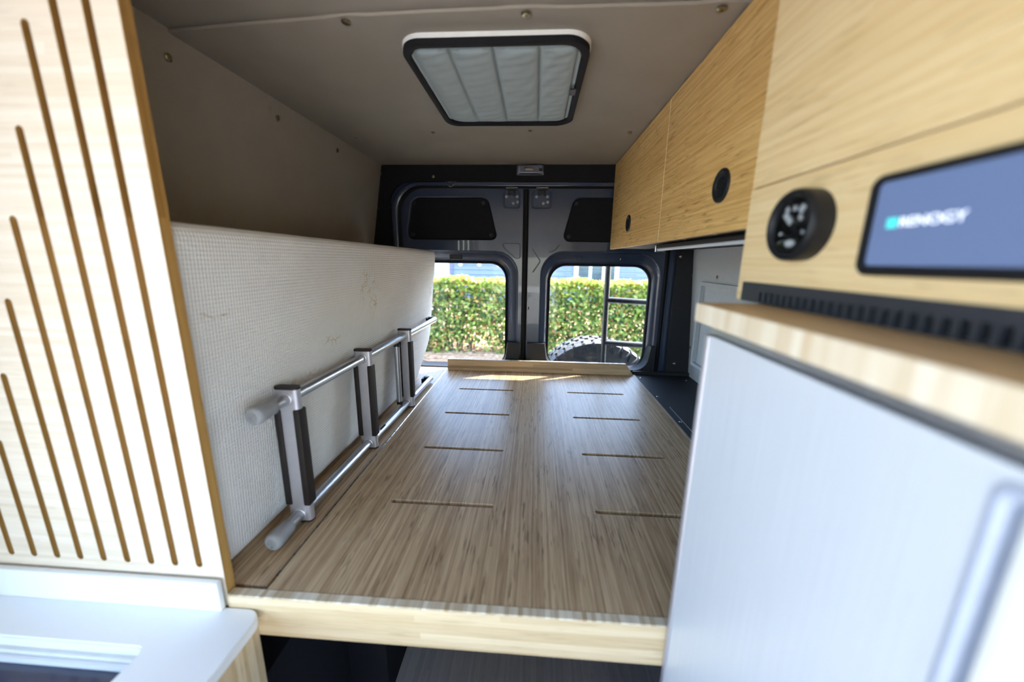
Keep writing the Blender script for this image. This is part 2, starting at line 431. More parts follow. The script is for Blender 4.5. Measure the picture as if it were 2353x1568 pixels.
# header trim above the opening, then pillar trims left and right
hd = [(-.86, .262), (-.766, .262)]+[p for p in reversed(tr_hole) if p[1] > .262]+[(.72, .262), (.83, .262), (.80, ZC+.004), (-.797, ZC+.004)]
hdr = obj('header_trim', prism([hd], 'y', 1.966, 1.982), M_blackmatte, wall_back)
pl = obj('pillar_trim', prism([[(-.97, -.60), (-.766, -.60), (-.766, .258), (-.862, .258)]], 'y', 1.967, 1.982), M_blackmatte, wall_back)
pr = obj('pillar_trim', prism([[(.722, -.60), (.85, -.60), (.805, .258), (.722, .258)]], 'y', 1.962, 1.982), M_black, wall_back)
screw(wall_back, (-.532, 1.966, .412), (0, -1, 0), 1.25, SCREW_B)
screw(wall_back, (.735, 1.962, .032), (0, -1, 0), 1.2, SCREW_B); screw(wall_back, (.763, 1.962, -.535), (0, -1, 0), 1.2, SCREW_B)
# coat loop on the flange
obj('coat_loop', merge(tube([(-.465, 1.975, .392), (-.462, 1.968, .378), (-.455, 1.966, .368), (-.445, 1.965, .364), (-.435, 1.966, .368), (-.428, 1.968, .378), (-.425, 1.975, .392)], .0025, 8),
                       boxbm(-.472, -.418, 1.972, 1.978, .388, .393, .001)), M_chrome, wall_back)

# ------------------------------------------------------------------ rear doors
def rear_door(n, x0, x1, win, arch, rec, label, latch, sgn):
    d = obj('door_%d' % n, prism([rpoly([(x0, ZF+.03), (x1, ZF+.03), (x1, .362), (x0, .362)], [.02, .02, .012 if sgn > 0 else .10, .12 if sgn > 0 else .012], 7),
                                  arch, rec], 'y', 2.0, 2.012), M_paint, kind='structure', label=label)
    r3 = lambda L, y: [(a, y, b) for a, b in L]
    mixl = lambda A, B, k: [(a*(1-k)+c*k, b*(1-k)+e*k) for (a, b), (c, e) in zip(A, B)]
    # stepped reveal running back to the glass
    obj('window_reveal', loft([r3(arch, 2.0), r3(mixl(arch, win, .10), 2.004), r3(mixl(arch, win, .16), 2.016), r3(mixl(arch, win, .5), 2.024),
                               r3(mixl(arch, win, .62), 2.034), r3(mixl(arch, win, .9), 2.052)]), M_paint, d, smooth=35)
    wi = [(a, b) for a, b in win]
    cx = sum(a for a, b in wi)/len(wi); cz = sum(b for a, b in wi)/len(wi)
    grow = lambda k: [(cx+(a-cx)*(1+k), cz+(b-cz)*(1+k)) for a, b in wi]
    obj('window_seal', loft([r3(grow(.035), 2.048), r3(grow(.02), 2.043), r3(grow(.0), 2.046), r3(grow(-.004), 2.06), r3(grow(.05), 2.065)]), M_rubber, d, smooth=50)
    obj('window_pane', prism([grow(.02)], 'y', 2.056, 2.060), M_glass, d)
    sk = [(-.80 if sgn > 0 else -.058, ZF-.04), (-.058 if sgn > 0 else .76, ZF-.04), (-.058 if sgn > 0 else .76, .43), (-.80 if sgn > 0 else -.058, .43)]
    obj('leak_blocking_skin', prism([sk, grow(.005)], 'y', 2.062, 2.07), M_paint, d)  # added behind the door, oversized to block light leaks round it
    zs = [b for a, b in wi]; z0, z1 = min(zs), max(zs); xs = [a for a, b in wi]
    hb = bmesh.new()
    k = 0; z = z0+.03
    while z < z1-.015:
        ins = .07 if (z < z0+.06 or z > z1-.06) else .012
        for dz in (0,):
            b1 = boxbm(min(xs)+ins, max(xs)-ins, 2.0545, 2.0555, z-.0004, z+.0004)
            hb = merge(hb, b1)
        z += .026
    obj('defroster_wires', hb, M_strip, d)
    # upper recess: painted step and a black trim card with clips
    cx2 = sum(a for a, b in rec)/len(rec); cz2 = sum(b for a, b in rec)/len(rec)
    inn = [(cx2+(a-cx2)*.965, cz2+(b-cz2)*.94) for a, b in rec]
    obj('recess_lip', loft([r3(rec, 2.0), r3(mixl(rec, inn, .4), 2.002), r3(inn, 2.014), r3(inn, 2.03)]), M_paint, d, smooth=40)
    cd = obj('trim_card', prism([inn], 'y', 2.011, 2.018), M_blackmatte, d)
    clip = mesh_of(lathe([(0, .011), (.003, .011), (.005, .007), (.0052, .003)], (0, 0, 0), (0, -1, 0), 12), M_blackplast, name='clip')
    cor = [(min(a for a, b in inn)+(.03 if sgn > 0 else .018), max(b for a, b in inn)-.022), (max(a for a, b in inn)-(.018 if sgn < 0 else .03), max(b for a, b in inn)-.022),
           (min(a for a, b in inn)+.022, min(b for a, b in inn)+.022), (max(a for a, b in inn)-.022, min(b for a, b in inn)+.022)]
    if sgn > 0: cor[1] = (cor[1][0]-.035, cor[1][1])
    else: cor[0] = (cor[0][0]+.035, cor[0][1])
    for a, b in cor: share('clip', clip, (a, 2.011, b), d)
    # latch pocket near the meeting edge
    lx0, lx1 = latch
    po = rpoly([(lx0, .265), (lx1, .265), (lx1, .352), (lx0, .352)], .018, 4); pi_ = rpoly([(lx0+.008, .273), (lx1-.008, .273), (lx1-.008, .350), (lx0+.008, .350)], .014, 4)
    obj('latch_pocket', loft([r3(po, 1.9985), r3(mixl(po, pi_, .3), 1.992), r3(mixl(po, pi_, .7), 1.992), r3(pi_, 1.9985)]), M_paint, d, smooth=40)
    lc = obj('latch_catch', merge(boxbm((lx0+lx1)/2-.03, (lx0+lx1)/2+.03, 1.976, 1.999, .353, .361, .002), boxbm((lx0+lx1)/2-.02, (lx0+lx1)/2+.016, 1.982, 1.999, .332, .353, .004),
                                  boxbm((lx0+lx1)/2-.02, (lx0+lx1)/2-.006, 1.978, 1.999, .326, .334, .002), boxbm((lx0+lx1)/2+.006, (lx0+lx1)/2+.018, 1.978, 1.999, .326, .334, .002)), M_blackplast, d)
    obj('strike_plate', boxbm((lx0+lx1)/2-.03, (lx0+lx1)/2+.03, 1.974, 1.998, .361, .364, .001), M_chrome, lc)
    blt = mesh_of(lathe([(0, .0075), (.003, .0075), (.004, .005), (.002, .004)], (0, 0, 0), (0, -1, 0), 12), M_greycap, name='bolt')
    s0 = (lx0+lx1)/2
    for a, b in ((s0-.028, .322), (s0+.028, .322), (s0+.03, .296), (s0+.008, .290)): share('bolt', blt, (a, 1.9985, b), d)
    # pressed triangle between the windows
    ix = arch_edge = (max(a for a, b in arch) if sgn > 0 else min(a for a, b in arch))
    s = sgn
    if s > 0: tri = [(-.185, .088), (-.085, .088), (-.085, .01), (-.11, .012), (-.165, .06)]
    else: tri = [(.105, .088), (-.005, .088), (.01, .05), (.055, .038), (.075, .05)]
    if s > 0:
        tl = rpoly(tri, .012, 4); obj('pressing', tube([(a, 1.9995, b) for a, b in tl], .0022, 8, closed=True), M_paint, d, smooth=60)
    else:
        obj('pressing', tube([(.12, 1.9995, .085), (.10, 1.9995, .055), (.07, 1.9995, .045)], .0022, 8), M_paint, d, smooth=60)
        obj('pressing', tube([(-.02, 1.9995, .06), (.02, 1.9995, .005), (.022, 1.9995, -.005), (-.015, 1.9995, -.06)], .003, 8), M_paint, d, smooth=60)
    # black plastic lower card with horns either side of the glass
    wx0, wx1 = min(xs), max(xs); zb = min(zs)
    ox0, ox1 = x0+.006, x1-.006; zt = -.447
    inner = rpoly([(wx1+.022, zt), (wx1+.004, zb+.01), (wx0-.004, zb+.01), (wx0-.022, zt)], [0, .11, .11, 0], 8)
    card = [(ox0, -1.2), (ox1, -1.2), (ox1, zt)]+inner+[(ox0, zt)]
    bm = prism([card], 'y', 1.972, 1.998)
    # sloping apron from the card to the glass
    bm2 = loft([[(a, 1.973, b) for a, b in inner], [(cx+(a-cx)*.985, 2.03, b-.004 if b < zt+.001 else b) for a, b in inner], [(cx+(a-cx)*.965, 2.056, b+.002) for a, b in inner]], closed=False)
    obj('lower_trim', merge(bm, bm2), M_black, d, smooth=40)
    return d

w1 = rrect(-.690, -.166, -.603, -.018, .085, 9); a1 = rrect(-.715, -.092, -.625, .05, .125, 9)
u1 = rpoly([(-.702, .103), (-.203, .103), (-.255, .322), (-.664, .322)], [.035, .03, .045, .045], 6)
door1 = rear_door(1, -.720, -.0735, w1, a1, u1, 'blue-grey painted rear van door left of the middle seal', (-.178, -.088), 1)
w2 = rrect(.082, .616, -.592, -.024, .085, 9); a2 = rrect(.025, .662, -.62, .053, .125, 9)
u2 = rpoly([(.132, .099), (.628, .099), (.585, .322), (.186, .322)], [.03, .035, .045, .045], 6)
door2 = rear_door(2, -.0425, .668, w2, a2, u2, 'blue-grey painted rear van door right of the middle seal', (-.03, .075), -1)
obj('meeting_seal', merge(boxbm(-.0735, -.0425, 2.002, 2.02, ZF+.03, .36), tube([(-.058, 2.0, ZF+.04), (-.058, 2.0, .358)], .011, 10)), M_rubber, door1, smooth=40)
obj('key_slot', boxbm(-.036, -.030, 1.9985, 2.0, -.262, -.245), M_rubber, door2)
sl = merge(boxbm(-.47, -.40, 2.0195, 2.0245, .002, .028, .002))
obj('stop_bracket', sl, M_blackplast, door1)
for k, x in enumerate((.215, .445)): obj('stop_clip', boxbm(x, x+.035, 2.018, 2.026, .008, .022, .003), M_paint, door2)

# ================================================================== BED PLATFORM
ZB = -0.596
bed = thing('bed_platform', 'bamboo plywood bed platform with eight routed vent slots', 'bed platform', (0.03, 1.2, ZB-.02))
slots = []
for y in (0.792, 1.065, 1.343, 1.621):
    for xa, xb in ((-.346, -.087), (.161, .42)):
        slots.append(rrect(xa, xb, y-.0072, y+.0072, .0072, 5))
outer = [(-.4765, .528), (.550, .528), (.550, 1.935), (-.4765, 1.935)]
obj('bed_board', prism([outer]+slots, 'z', ZB-.018, ZB), M_bed, bed)
obj('side_board', prism([[(-.93, .536), (-.482, .536), (-.482, 1.96), (-.93, 1.96)]], 'z', ZB-.018, ZB-.0005), M_bed, bed)
# folding hinge between the two boards
hg = obj('hinge', tube([(-.4793, .56, ZB-.0025), (-.4793, 1.92, ZB-.0025)], .0032, 8), M_black, bed, smooth=60)
kn = mesh_of(lathe([(0, .0035), (.036, .0035)], (0, 0, 0), (0, 1, 0), 8), M_chrome, smooth=False, name='knuckle')
for k in range(34): share('hinge_knuckle', kn, (-.4793, .57+k*.0395, ZB-.0025), hg)
# rear board standing up behind, right end cut at an angle
obj('rear_board', prism([[(-.470, ZB), (.540, ZB), (.497, ZB+.062), (-.470, ZB+.062)]], 'y', 1.918, 1.936), [M_rail_dark, M_edge_x], bed, pick=lambda f: 1 if f.normal.z > .7 else 0)
# front rail with its laminated top edge
fr = boxbm(-.540, .550, .510, .528, -.680, ZB+.0005, .0015, 1)
obj('front_rail', fr, [M_rail, M_edge_x], bed, pick=lambda f: 1 if f.normal.z > .7 else 0)
for x in (-.46, .24): obj('support_leg', boxbm(x-.02, x+.02, 1.86, 1.90, ZF, ZB-.018), M_black, bed)
obj('cross_member', boxbm(-.94, .545, 1.85, 1.91, -.67, ZB-.018, .003), M_alu_flat, bed)
obj('cross_member', boxbm(-.94, .545, 1.15, 1.2, -.66, ZB-.018, .003), M_alu_flat, bed)

# black side shelf to the right of the bed
shelf = thing('side_shelf', 'black metal side shelf with flush hatch right of the bed', 'shelf', (.70, 1.3, ZB-.02))
obj('shelf_top', boxbm(.555, .85, .66, 1.965, ZB-.02, ZB-.004, .001, 1), M_black, shelf)
obj('shelf_front', boxbm(.555, .575, .66, 1.965, ZF, ZB-.02), M_black, shelf)
obj('rear_upstand', boxbm(.545, .846, 1.947, 1.965, ZB-.004, ZB+.014, .002, 1), M_black, shelf)
obj('edge_lip', boxbm(.5515, .5555, .67, 1.94, ZB-.012, ZB+.001, .0008, 1), M_blackplast, shelf)
hat = obj('hatch', prism([rrect(.586, .83, .8, 1.494, .004, 2)], 'z', ZB-.006, ZB-.0025), M_black, shelf)
obj('hatch_gap', prism([rrect(.583, .833, .797, 1.497, .004, 2), rrect(.5865, .8295, .8005, 1.4935, .004, 2)], 'z', ZB-.006, ZB-.0037), M_alu, hat)
for x, y in ((.573, 1.89), (.573, 1.615), (.573, 1.345), (.573, 1.07), (.80, 1.872)): screw(shelf, (x, y, ZB-.004), (0, 0, 1), 1.1, SCREW_B)

# under the bed: wheel-arch boxes belong to the side of the van
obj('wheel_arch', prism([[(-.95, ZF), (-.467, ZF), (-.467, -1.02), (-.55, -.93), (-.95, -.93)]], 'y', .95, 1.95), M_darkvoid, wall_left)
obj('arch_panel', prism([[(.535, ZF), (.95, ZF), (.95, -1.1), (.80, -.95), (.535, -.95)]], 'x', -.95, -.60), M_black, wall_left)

# ================================================================== MATTRESS
def mattress():
    th = 0.23
    pts = [(.535, ZB+.001), (1.70, ZB+.001), (1.905, -.42), (1.935, .045), (.535, .052)]
    L0 = rpoly(pts, [.004, .10, .16, .03, .006], 8)
    cy, cz = 1.24, -.28
    def fx(z, y):
        # the face leans a little into the van and turns slightly along its length
        k = (z-ZB)/.64; m = (y-.54)/1.39
        return (-.580+.010*m)*(1-k)+(-.549+.030*m)*k
    def ring(ins, back, dx):
        out = []
        for y, z in L0:
            yy = cy+(y-cy)*(1-(ins if y > cy else .03*ins)/.70); zz = cz+(z-cz)*(1-ins/.32)
            zz = max(zz, ZB+.001)
            out.append((fx(zz, yy)-dx-back, yy, zz))
        return out
    rings = [ring(.022, 0, 0), ring(.012, 0, .003), ring(.004, 0, .010), ring(0, 0, .022), ring(0, th-.022, 0), ring(.006, th-.008, 0), ring(.022, th, 0)]
    bm = loft(rings, False, True)
    # front face as a grid-like fan with a slight swell
    bm.verts.ensure_lookup_table()
    n = len(L0); ring0 = [bm.verts[i] for i in range(n)]
    prev = ring0
    for k in (.9, .75, .5, .25):
        cur = []
        for v in ring0:
            y = cy+(v.co.y-cy)*k; z = cz+(v.co.z-cz)*k
            cur.append(bm.verts.new((fx(z, y)+.003*(1-k*k), y, z)))
        for i in range(n):
            j = (i+1) % n; bm.faces.new((prev[i], prev[j], cur[j], cur[i]))
        prev = cur
    bm.faces.new(prev)
    bmesh.ops.recalc_face_normals(bm, faces=list(bm.faces))
    return bm

def mattress_mat():
    m, nt, b = newmat('white_foam_dimpled'); t = NT(nt)
    tc = t.n('ShaderNodeTexCoord').outputs['Object']; sx = t.n('ShaderNodeSeparateXYZ'); t.l(tc, sx.inputs[0])
    y, z = sx.outputs[1], sx.outputs[2]
    k = 2*PI/0.0125
    s1 = t.math('SINE', t.math('MULTIPLY', t.math('ADD', y, t.math('MULTIPLY', z, .85)), k)); s2 = t.math('SINE', t.math('MULTIPLY', t.math('SUBTRACT', y, t.math('MULTIPLY', z, .85)), k))
    h = t.math('MULTIPLY', s1, s2)
    t.bump(h, 0.7, 0.0014, b)
    col = t.ramp(t.noise(tc, 6, 3), [(0.3, srgb(236, 235, 233)), (0.7, srgb(243, 242, 241))])
    # old glue stains: branching yellowish marks at a few places (origin is the mattress's base)
    ce = [(1.173, -.098, .07, .05), (1.20, -.145, .035, .06), (1.147, -.055, .02, .03), (.60, -.10, .06, .012), (1.86, -.14, .05, .05), (1.75, -.25, .03, .03), (.83, -.30, .12, .03), (.95, -.22, .05, .02)]
    tot = None
    for cy, cz, ry, rz in ce:
        dy = t.math('DIVIDE', t.math('SUBTRACT', y, cy-1.24), ry); dz = t.math('DIVIDE', t.math('SUBTRACT', z, cz-ZB), rz)
        d = t.math('SUBTRACT', 1.0, t.math('ADD', t.math('MULTIPLY', dy, dy), t.math('MULTIPLY', dz, dz)), clamp=True)
        tot = d if tot is None else t.math('MAXIMUM', tot, d)
    vo = t.n('ShaderNodeTexVoronoi', feature='DISTANCE_TO_EDGE'); t.l(tc, vo.inputs['Vector']); vo.inputs['Scale'].default_value = 48
    ln = t.math('SUBTRACT', 1.0, t.math('MULTIPLY', vo.outputs['Distance'], 9.0), clamp=True)
    nz = t.math('MULTIPLY', t.math('SUBTRACT', t.noise(tc, 30, 2), .42), 6.0, clamp=True)
    st = t.math('MULTIPLY', t.math('MULTIPLY', t.math('MULTIPLY', tot, 1.5, clamp=True), ln), t.math('MULTIPLY', nz, .75))
    t.l(t.mix(st, col, srgb(196, 176, 128)), b.inputs['Base Color'])
    b.inputs['Roughness'].default_value = 0.75; b.inputs['Specular IOR Level'].default_value = 0.25
    return m
obj('mattress', mattress(), mattress_mat(), label='white foam mattress standing on edge against the left wall', cat='mattress', smooth=45, origin=(-.65, 1.24, ZB))

# ================================================================== LADDER
lx = lambda y: -.5255+(y-.71)*.02
lad = thing('bed_ladder', 'aluminium ladder with rubber feet lying on its side against the mattress', 'ladder', (lx(1.2), 1.2, ZB))
ZT, ZL = -.297, -.5775
for z, ye in ((ZT, 1.80), (ZL, 1.70)):
    rl = obj('rail', tube([(lx(y), y, z) for y in (.655, 1.0, 1.4, ye)], .0125, 20), M_alu, lad, smooth=50)
    cap = lathe([(0, .006), (.0004, .0135), (.003, .0170), (.008, .0186), (.016, .0186), (.030, .0178), (.040, .0162), (.052, .0160), (.0545, .0150), (.055, .012)], (lx(.61), .611, z), (.02, 1, 0), 28)
    fc = obj('foot_cap', cap, M_greycap, lad, smooth=50)
    rg = [tube([(lx(.61)+r*math.cos(a*PI/14), .6105, z+r*math.sin(a*PI/14)) for a in range(28)], .0009, 6, closed=True) for r in (.0035, .0075)]
    obj('foot_ring', merge(*rg), M_greycap, fc, smooth=60)
    # black hook turned towards the wall at the far end
    hk = merge(boxbm(lx(ye)-.030, lx(ye)-.002, ye-.028, ye-.002, z-.011, z+.015, .003), boxbm(lx(ye)-.030, lx(ye)-.022, ye-.055, ye-.006, z-.011, z+.015, .003))
    obj('hook_end', hk, M_blackplast, rl)
    obj('end_plug', lathe([(0, .0128), (.004, .0128), (.006, .009)], (lx(ye), ye, z), (.02, 1, 0), 20), M_alu, rl, smooth=50)
for y in (.712, 1.050, 1.392):
    c = lx(y)
    prof = rrect(c-.0265, c+.0265, y-.010, y+.010, .0085, 5)
    rn = obj('rung', prism([prof], 'z', ZB+.004, -.275), M_alu_flat, lad, smooth=40)
    pr2 = rrect(c-.0272, c+.0272, y-.0108, y+.0108, .009, 5)
    obj('rung_cap', prism([pr2], 'z', -.275, -.2695), M_strip, rn, smooth=40)
    obj('rung_cap', prism([pr2], 'z', ZB+.0005, ZB+.004), M_strip, rn, smooth=40)
    for s in (-1, 1):
        st = merge(boxbm(c+s*.0215-.0075, c+s*.0215+.0075, y-.0135, y+.0135, -.552, -.320, .003, 2))
        obj('rubber_strip', st, M_strip, rn, smooth=40)
    for z in (ZT, ZL):
        obj('collar', lathe([(-.0125, .0145), (-.011, .0158), (-.0095, .0158)], (c, y, z), (0, 1, 0), 20), M_alu_flat, rn, smooth=50)
# swivelling hook tube folded in front of the last rung
hx, hy = lx(1.335)-.012, 1.335
ht = obj('hook_tube', tube([(hx, hy, -.327), (hx, hy, -.552)], .0105, 18), M_alu, lad, smooth=50)
for z_, d_ in ((-.328, .012), (-.5625, .010)): obj('tube_end', merge(lathe([(0, .0112), (d_, .0112)], (hx, hy, z_), (0, 0, 1), 14), boxbm(hx-.008, hx+.012, hy-.004, hy+.004, z_-.003, z_+.006, .001)), M_blackplast, ht, smooth=40)
stk = merge(*[boxbm(lx(y)+.0040, lx(y)+.0092, y-w, y+w, ZL+.0092, ZL+.0122, 0) for y, w in ((1.135, .018),)])
obj('sticker', stk, M_strip, lad)

# ================================================================== OVERHEAD CABINETS (right)
XC = 0.377
LATCH_RING = None
def finger_latch(parent, y, z):
    o = (XC, y, z)
    rg = obj('finger_latch', lathe([(-.001, .0335), (.003, .0335), (.0048, .0315), (.0042, .0255), (.0014, .0235), (.0012, .002)], o, (-1, 0, 0), 36, 1.0), M_blackplast, parent, smooth=50)
    obj('latch_pull', merge(boxbm(XC-.0046, XC-.0010, y-.0085, y+.0085, z-.024, z-.004, .003, 2),
                            lathe([(0, .013), (.0035, .0125), (.0048, .0095), (.002, .0085), (.0016, .001)], (XC-.0005, y, z+.004), (-1, 0, 0), 24)), M_rubber, rg, smooth=50)
    return rg
def overhead(name, label, y0, y1, ly):
    c = thing(name, label, 'cabinet', (.61, (y0+y1)/2, .063), 'overhead cabinets')
    xr = lambda z: rw(z)-.002
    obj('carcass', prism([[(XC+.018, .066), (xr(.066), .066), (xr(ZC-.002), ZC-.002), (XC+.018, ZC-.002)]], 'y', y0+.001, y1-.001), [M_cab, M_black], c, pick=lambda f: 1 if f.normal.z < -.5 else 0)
    dr = obj('cabinet_door', boxbm(XC, XC+.018, y0+.0012, y1-.0012, .0625, ZC-.004, .0008, 1), [M_cab, M_edge_y], c, pick=lambda f: 1 if abs(f.normal.y) > .9 else 0)
    finger_latch(dr, ly, .156)
    return c
cabB = overhead('overhead_cabinet', 'bamboo overhead cabinet nearest the rear doors with small round latch', 1.206, 1.958, 1.60)
cabA = overhead('overhead_cabinet', 'bamboo overhead cabinet between the rear one and the gauge panel', .606, 1.204, .827)
# LED bar under the front cabinet
led = thing('light_bar', 'slim silver light bar fixed under the overhead cabinet', 'light', (.45, 1.12, .045))
obj('housing', boxbm(.438, .470, .80, 1.415, .050, .0625, .002), M_black, led)
M_led, _nt, _b = newmat('frosted_light_cover'); _b.inputs['Base Color'].default_value = srgb(200, 205, 215); _b.inputs['Roughness'].default_value = .25
obj('diffuser', tube([(.447, .805, .047), (.447, 1.41, .047)], .0058, 14), M_led, led, smooth=50)
obj('end_cap', boxbm(.436, .472, 1.412, 1.422, .038, .0625, .002), M_alu, led)
for y in (.72, .9, 1.08): screw(cabA, (.41, y, .066), (0, 0, -1), .9, SCREW_B)

# ================================================================== CONTROL CABINET (near right, proud of the overhead row)
XP, ZW = .320, -.055          # fascia plane and worktop level
ctl = thing('control_cabinet', 'tall bamboo cabinet with gauge and display in the right foreground', 'cabinet', (.56, .2, ZW))
Y0, Y1 = -.25, .602
obj('carcass', boxbm(XP+.018, .79, Y0, Y1-.001, ZW+.001, ZC-.004), M_cab, ctl)
ud = obj('upper_door', boxbm(XP-.001, XP+.017, Y0, Y1, .1085, ZC-.005, .001, 1), [M_ctl, M_edge_y], ctl, pick=lambda f: 1 if abs(f.normal.y) > .9 else 0)
fs = obj('fascia', prism([[(Y0, ZW+.001), (Y0, .1062), (Y1, .1062), (Y1, ZW+.001), (.590, ZW+.001), (.590, -.0262), (Y0+.04, -.0262), (Y0+.04, ZW+.001)]], 'x', XP-.001, XP+.017), [M_ctl, M_edge_y], ctl, pick=lambda f: 1 if abs(f.normal.y) > .9 else 0)

# air grille along the worktop
grl = thing('air_grille', 'long black slotted air grille between the gauge panel and the worktop', 'vent', (XP, .2, ZW))
sl_loops = []
y = .5430
while y > Y0+.07:
    sl_loops.append(rrect(y-.0072, y, -.0536, -.0385, .0018, 2)); y -= .0126
obj('grille_plate', prism([rrect(Y0+.042, .588, -.0545, -.0265, .002, 3)]+sl_loops, 'x', XP-.002, XP+.004), plain('dark_grey_grille_plastic', srgb(52, 54, 62), .5), grl)
obj('dark_backing', boxbm(XP+.011, XP+.0155, Y0+.05, .585, -.0535, -.027), M_rubber, grl)  # black sheet behind the grille slots

# round gauge
gx, gy, gz = XP-.001, .470, .0450
gg = thing('tank_gauge', 'round black level gauge with white needle on the bamboo fascia', 'gauge', (gx, gy, gz-.042))
obj('bezel', lathe([(0, .0405), (.017, .0412), (.022, .0405), (.0248, .0380), (.0245, .0350), (.021, .0330), (.0175, .0315), (.0172, .001)], (gx, gy, gz), (-1, 0, 0), 48), M_blackplast, gg, smooth=40)
obj('dial_face', lathe([(.0173, .0300), (.0178, .0300)], (gx, gy, gz), (-1, 0, 0), 36), M_dialface, gg)
fx_ = gx-.0180
def dial_bar(a, r0, r1, w):
    # angle from straight up, positive towards the viewer's right (-y)
    d = Vector((0, -math.sin(a), math.cos(a))); s = Vector((0, -d.z, d.y)); c = Vector((fx_, gy, gz))
    p = [c+d*r0-s*w, c+d*r0+s*w, c+d*r1+s*w, c+d*r1-s*w]
    return loft([[q for q in p], [q+Vector((-.0008, 0, 0)) for q in p]], True, True)
obj('needle', merge(dial_bar(-.85, .004, .022, .0034)), M_mark, gg)
obj('needle_hub', lathe([(0, .005), (.0014, .0045)], (fx_, gy-.002, gz-.004), (-1, 0, 0), 16), M_blackplast, gg)
for a_, r0_, r1_, w_ in ((-.60, .0195, .026, .0026), (.02, .0165, .022, .0026), (.62, .017, .026, .0034), (.98, .012, .0165, .0032), (-2.0, .019, .023, .0015), (2.0, .019, .023, .0015)):
    obj('dial_mark', dial_bar(a_, r0_, r1_, w_), M_mark, gg)
obj('oval_mark', loft([[(fx_-dx, gy+.0085*math.cos(2*PI*k/24), gz-.0205+.0040*math.sin(2*PI*k/24)) for k in range(24)] for dx in (0, .0007)], True, True), M_mark, gg)
obj('gauge_glass', lathe([(.0200, .0325), (.0206, .030), (.0222, .015), (.0226, .001)], (gx, gy, gz), (-1, 0, 0), 36), glass('gauge_lens', (.93, .94, .95, 1), .35), gg, smooth=60)

# control display
ds = thing('control_display', 'black framed touch display with teal and white logo on the bamboo fascia', 'display', (gx, .25, -.010))
D0, D1, DZ0, DZ1 = .130, .3830, -.0090, .0800
fo = rrect(D0, D1, DZ0, DZ1, .011, 6); fi = rrect(D0+.0085, D1-.0085, DZ0+.009, DZ1-.0072, .005, 6)
mid = lambda A, B, k: [(a*(1-k)+c*k, b*(1-k)+d*k) for (a, b), (c, d) in zip(A, B)]
x3 = lambda L, x: [(x, a, b) for a, b in L]
obj('frame', loft([x3(fo, gx), x3(fo, gx-.0085), x3(mid(fo, fi, .25), gx-.011), x3(fi, gx-.010), x3(fi, gx-.007)]), M_blackplast, ds, smooth=40)
M_scr, nt_, b_ = newmat('blue_grey_screen')
b_.inputs['Base Color'].default_value = srgb(78, 90, 116); b_.inputs['Roughness'].default_value = .22
b_.inputs['Emission Color'].default_value = srgb(98, 118, 162); b_.inputs['Emission Strength'].default_value = .26  # weak blue-grey emission over the screen base
obj('screen', prism([mid(fo, fi, .9)], 'x', gx-.008, gx-.005), M_scr, ds)
M_teal, nt_, b_ = newmat('teal_screen_icon'); b_.inputs['Base Color'].default_value = srgb(60, 190, 190); b_.inputs['Emission Color'].default_value = srgb(70, 205, 205); b_.inputs['Emission Strength'].default_value = .35
M_wtxt, nt_, b_ = newmat('white_screen_text'); b_.inputs['Base Color'].default_value = srgb(225, 230, 240); b_.inputs['Emission Color'].default_value = srgb(225, 232, 245); b_.inputs['Emission Strength'].default_value = .4
LY, LZ = .3585, .0325
icon = mesh_of(boxbm(-.0004, .0004, -.0024, .0024, -.0021, .0021, .0003, 1), M_teal, name='icon_tile')
for a_ in (-.0025, .0025):
    for b2 in (-.0022, .0022): share('icon_tile', icon, (gx-.0083, LY-.0030+a_, LZ+.0042+b2), ds)
def text_mesh(s, size):
    cu = bpy.data.curves.new('txt', 'FONT'); cu.body = s; cu.size = size; cu.extrude = .0003
    o = bpy.data.objects.new('txt', cu); COL.objects.link(o)
    dg = bpy.context.evaluated_depsgraph_get(); me = bpy.data.meshes.new_from_object(o.evaluated_get(dg))
    bpy.data.objects.remove(o); bpy.data.curves.remove(cu)
    bm = bmesh.new(); bm.from_mesh(me); bpy.data.meshes.remove(me); return bm
tb = text_mesh('RENOGY', .0112)
for v in tb.verts: v.co = Vector((gx-.0083-v.co.z, LY-.0095-v.co.x*1.12, LZ+.0005+v.co.y))
obj('logo_text', tb, M_wtxt, ds)

# ================================================================== FRIDGE AND WORKTOP (near right)
XF = .2345
wt = boxbm(XF-.0025, .80, -.25, .541, -.0820, ZW, .002, 2)
obj('worktop', wt, [M_wtop, M_edge_y], label='bamboo worktop with striped laminated edge above the silver fridge', cat='worktop', pick=lambda f: 0 if abs(f.normal.z) > .6 else 1, origin=(.5, .2, -.0820))
frd = thing('fridge', 'silver brushed fridge with recessed handle under the bamboo worktop', 'fridge', (.5, .2, ZF))
obj('body', boxbm(XF+.035, .79, -.22, .498, ZF, -.088), M_black, frd)
obj('top_trim', boxbm(XF+.004, .79, -.22, .502, -.0915, -.0822), M_alu, frd)
hy0, hy1, hz0, hz1 = -.02, .1770, -.242, -.106
hole = rrect(hy0, hy1, hz0, hz1, .007, 4)
dl = rrect(-.22, .4965, -1.40, -.0950, .004, 3)
dd = obj('door', prism([dl, hole], 'x', XF+.0025, XF+.034), M_fridge, frd)
obj('door_edge_strip', boxbm(XF-.0005, XF+.034, .4970, .5085, -1.40, -.0950, .0025, 2), M_alu_flat, frd)
h_in = rrect(hy0+.004, hy1-.004, hz0+.004, hz1-.004, .006, 4)
hf_o = rrect(hy0-.004, hy1+.004, hz0-.004, hz1+.004, .009, 4)
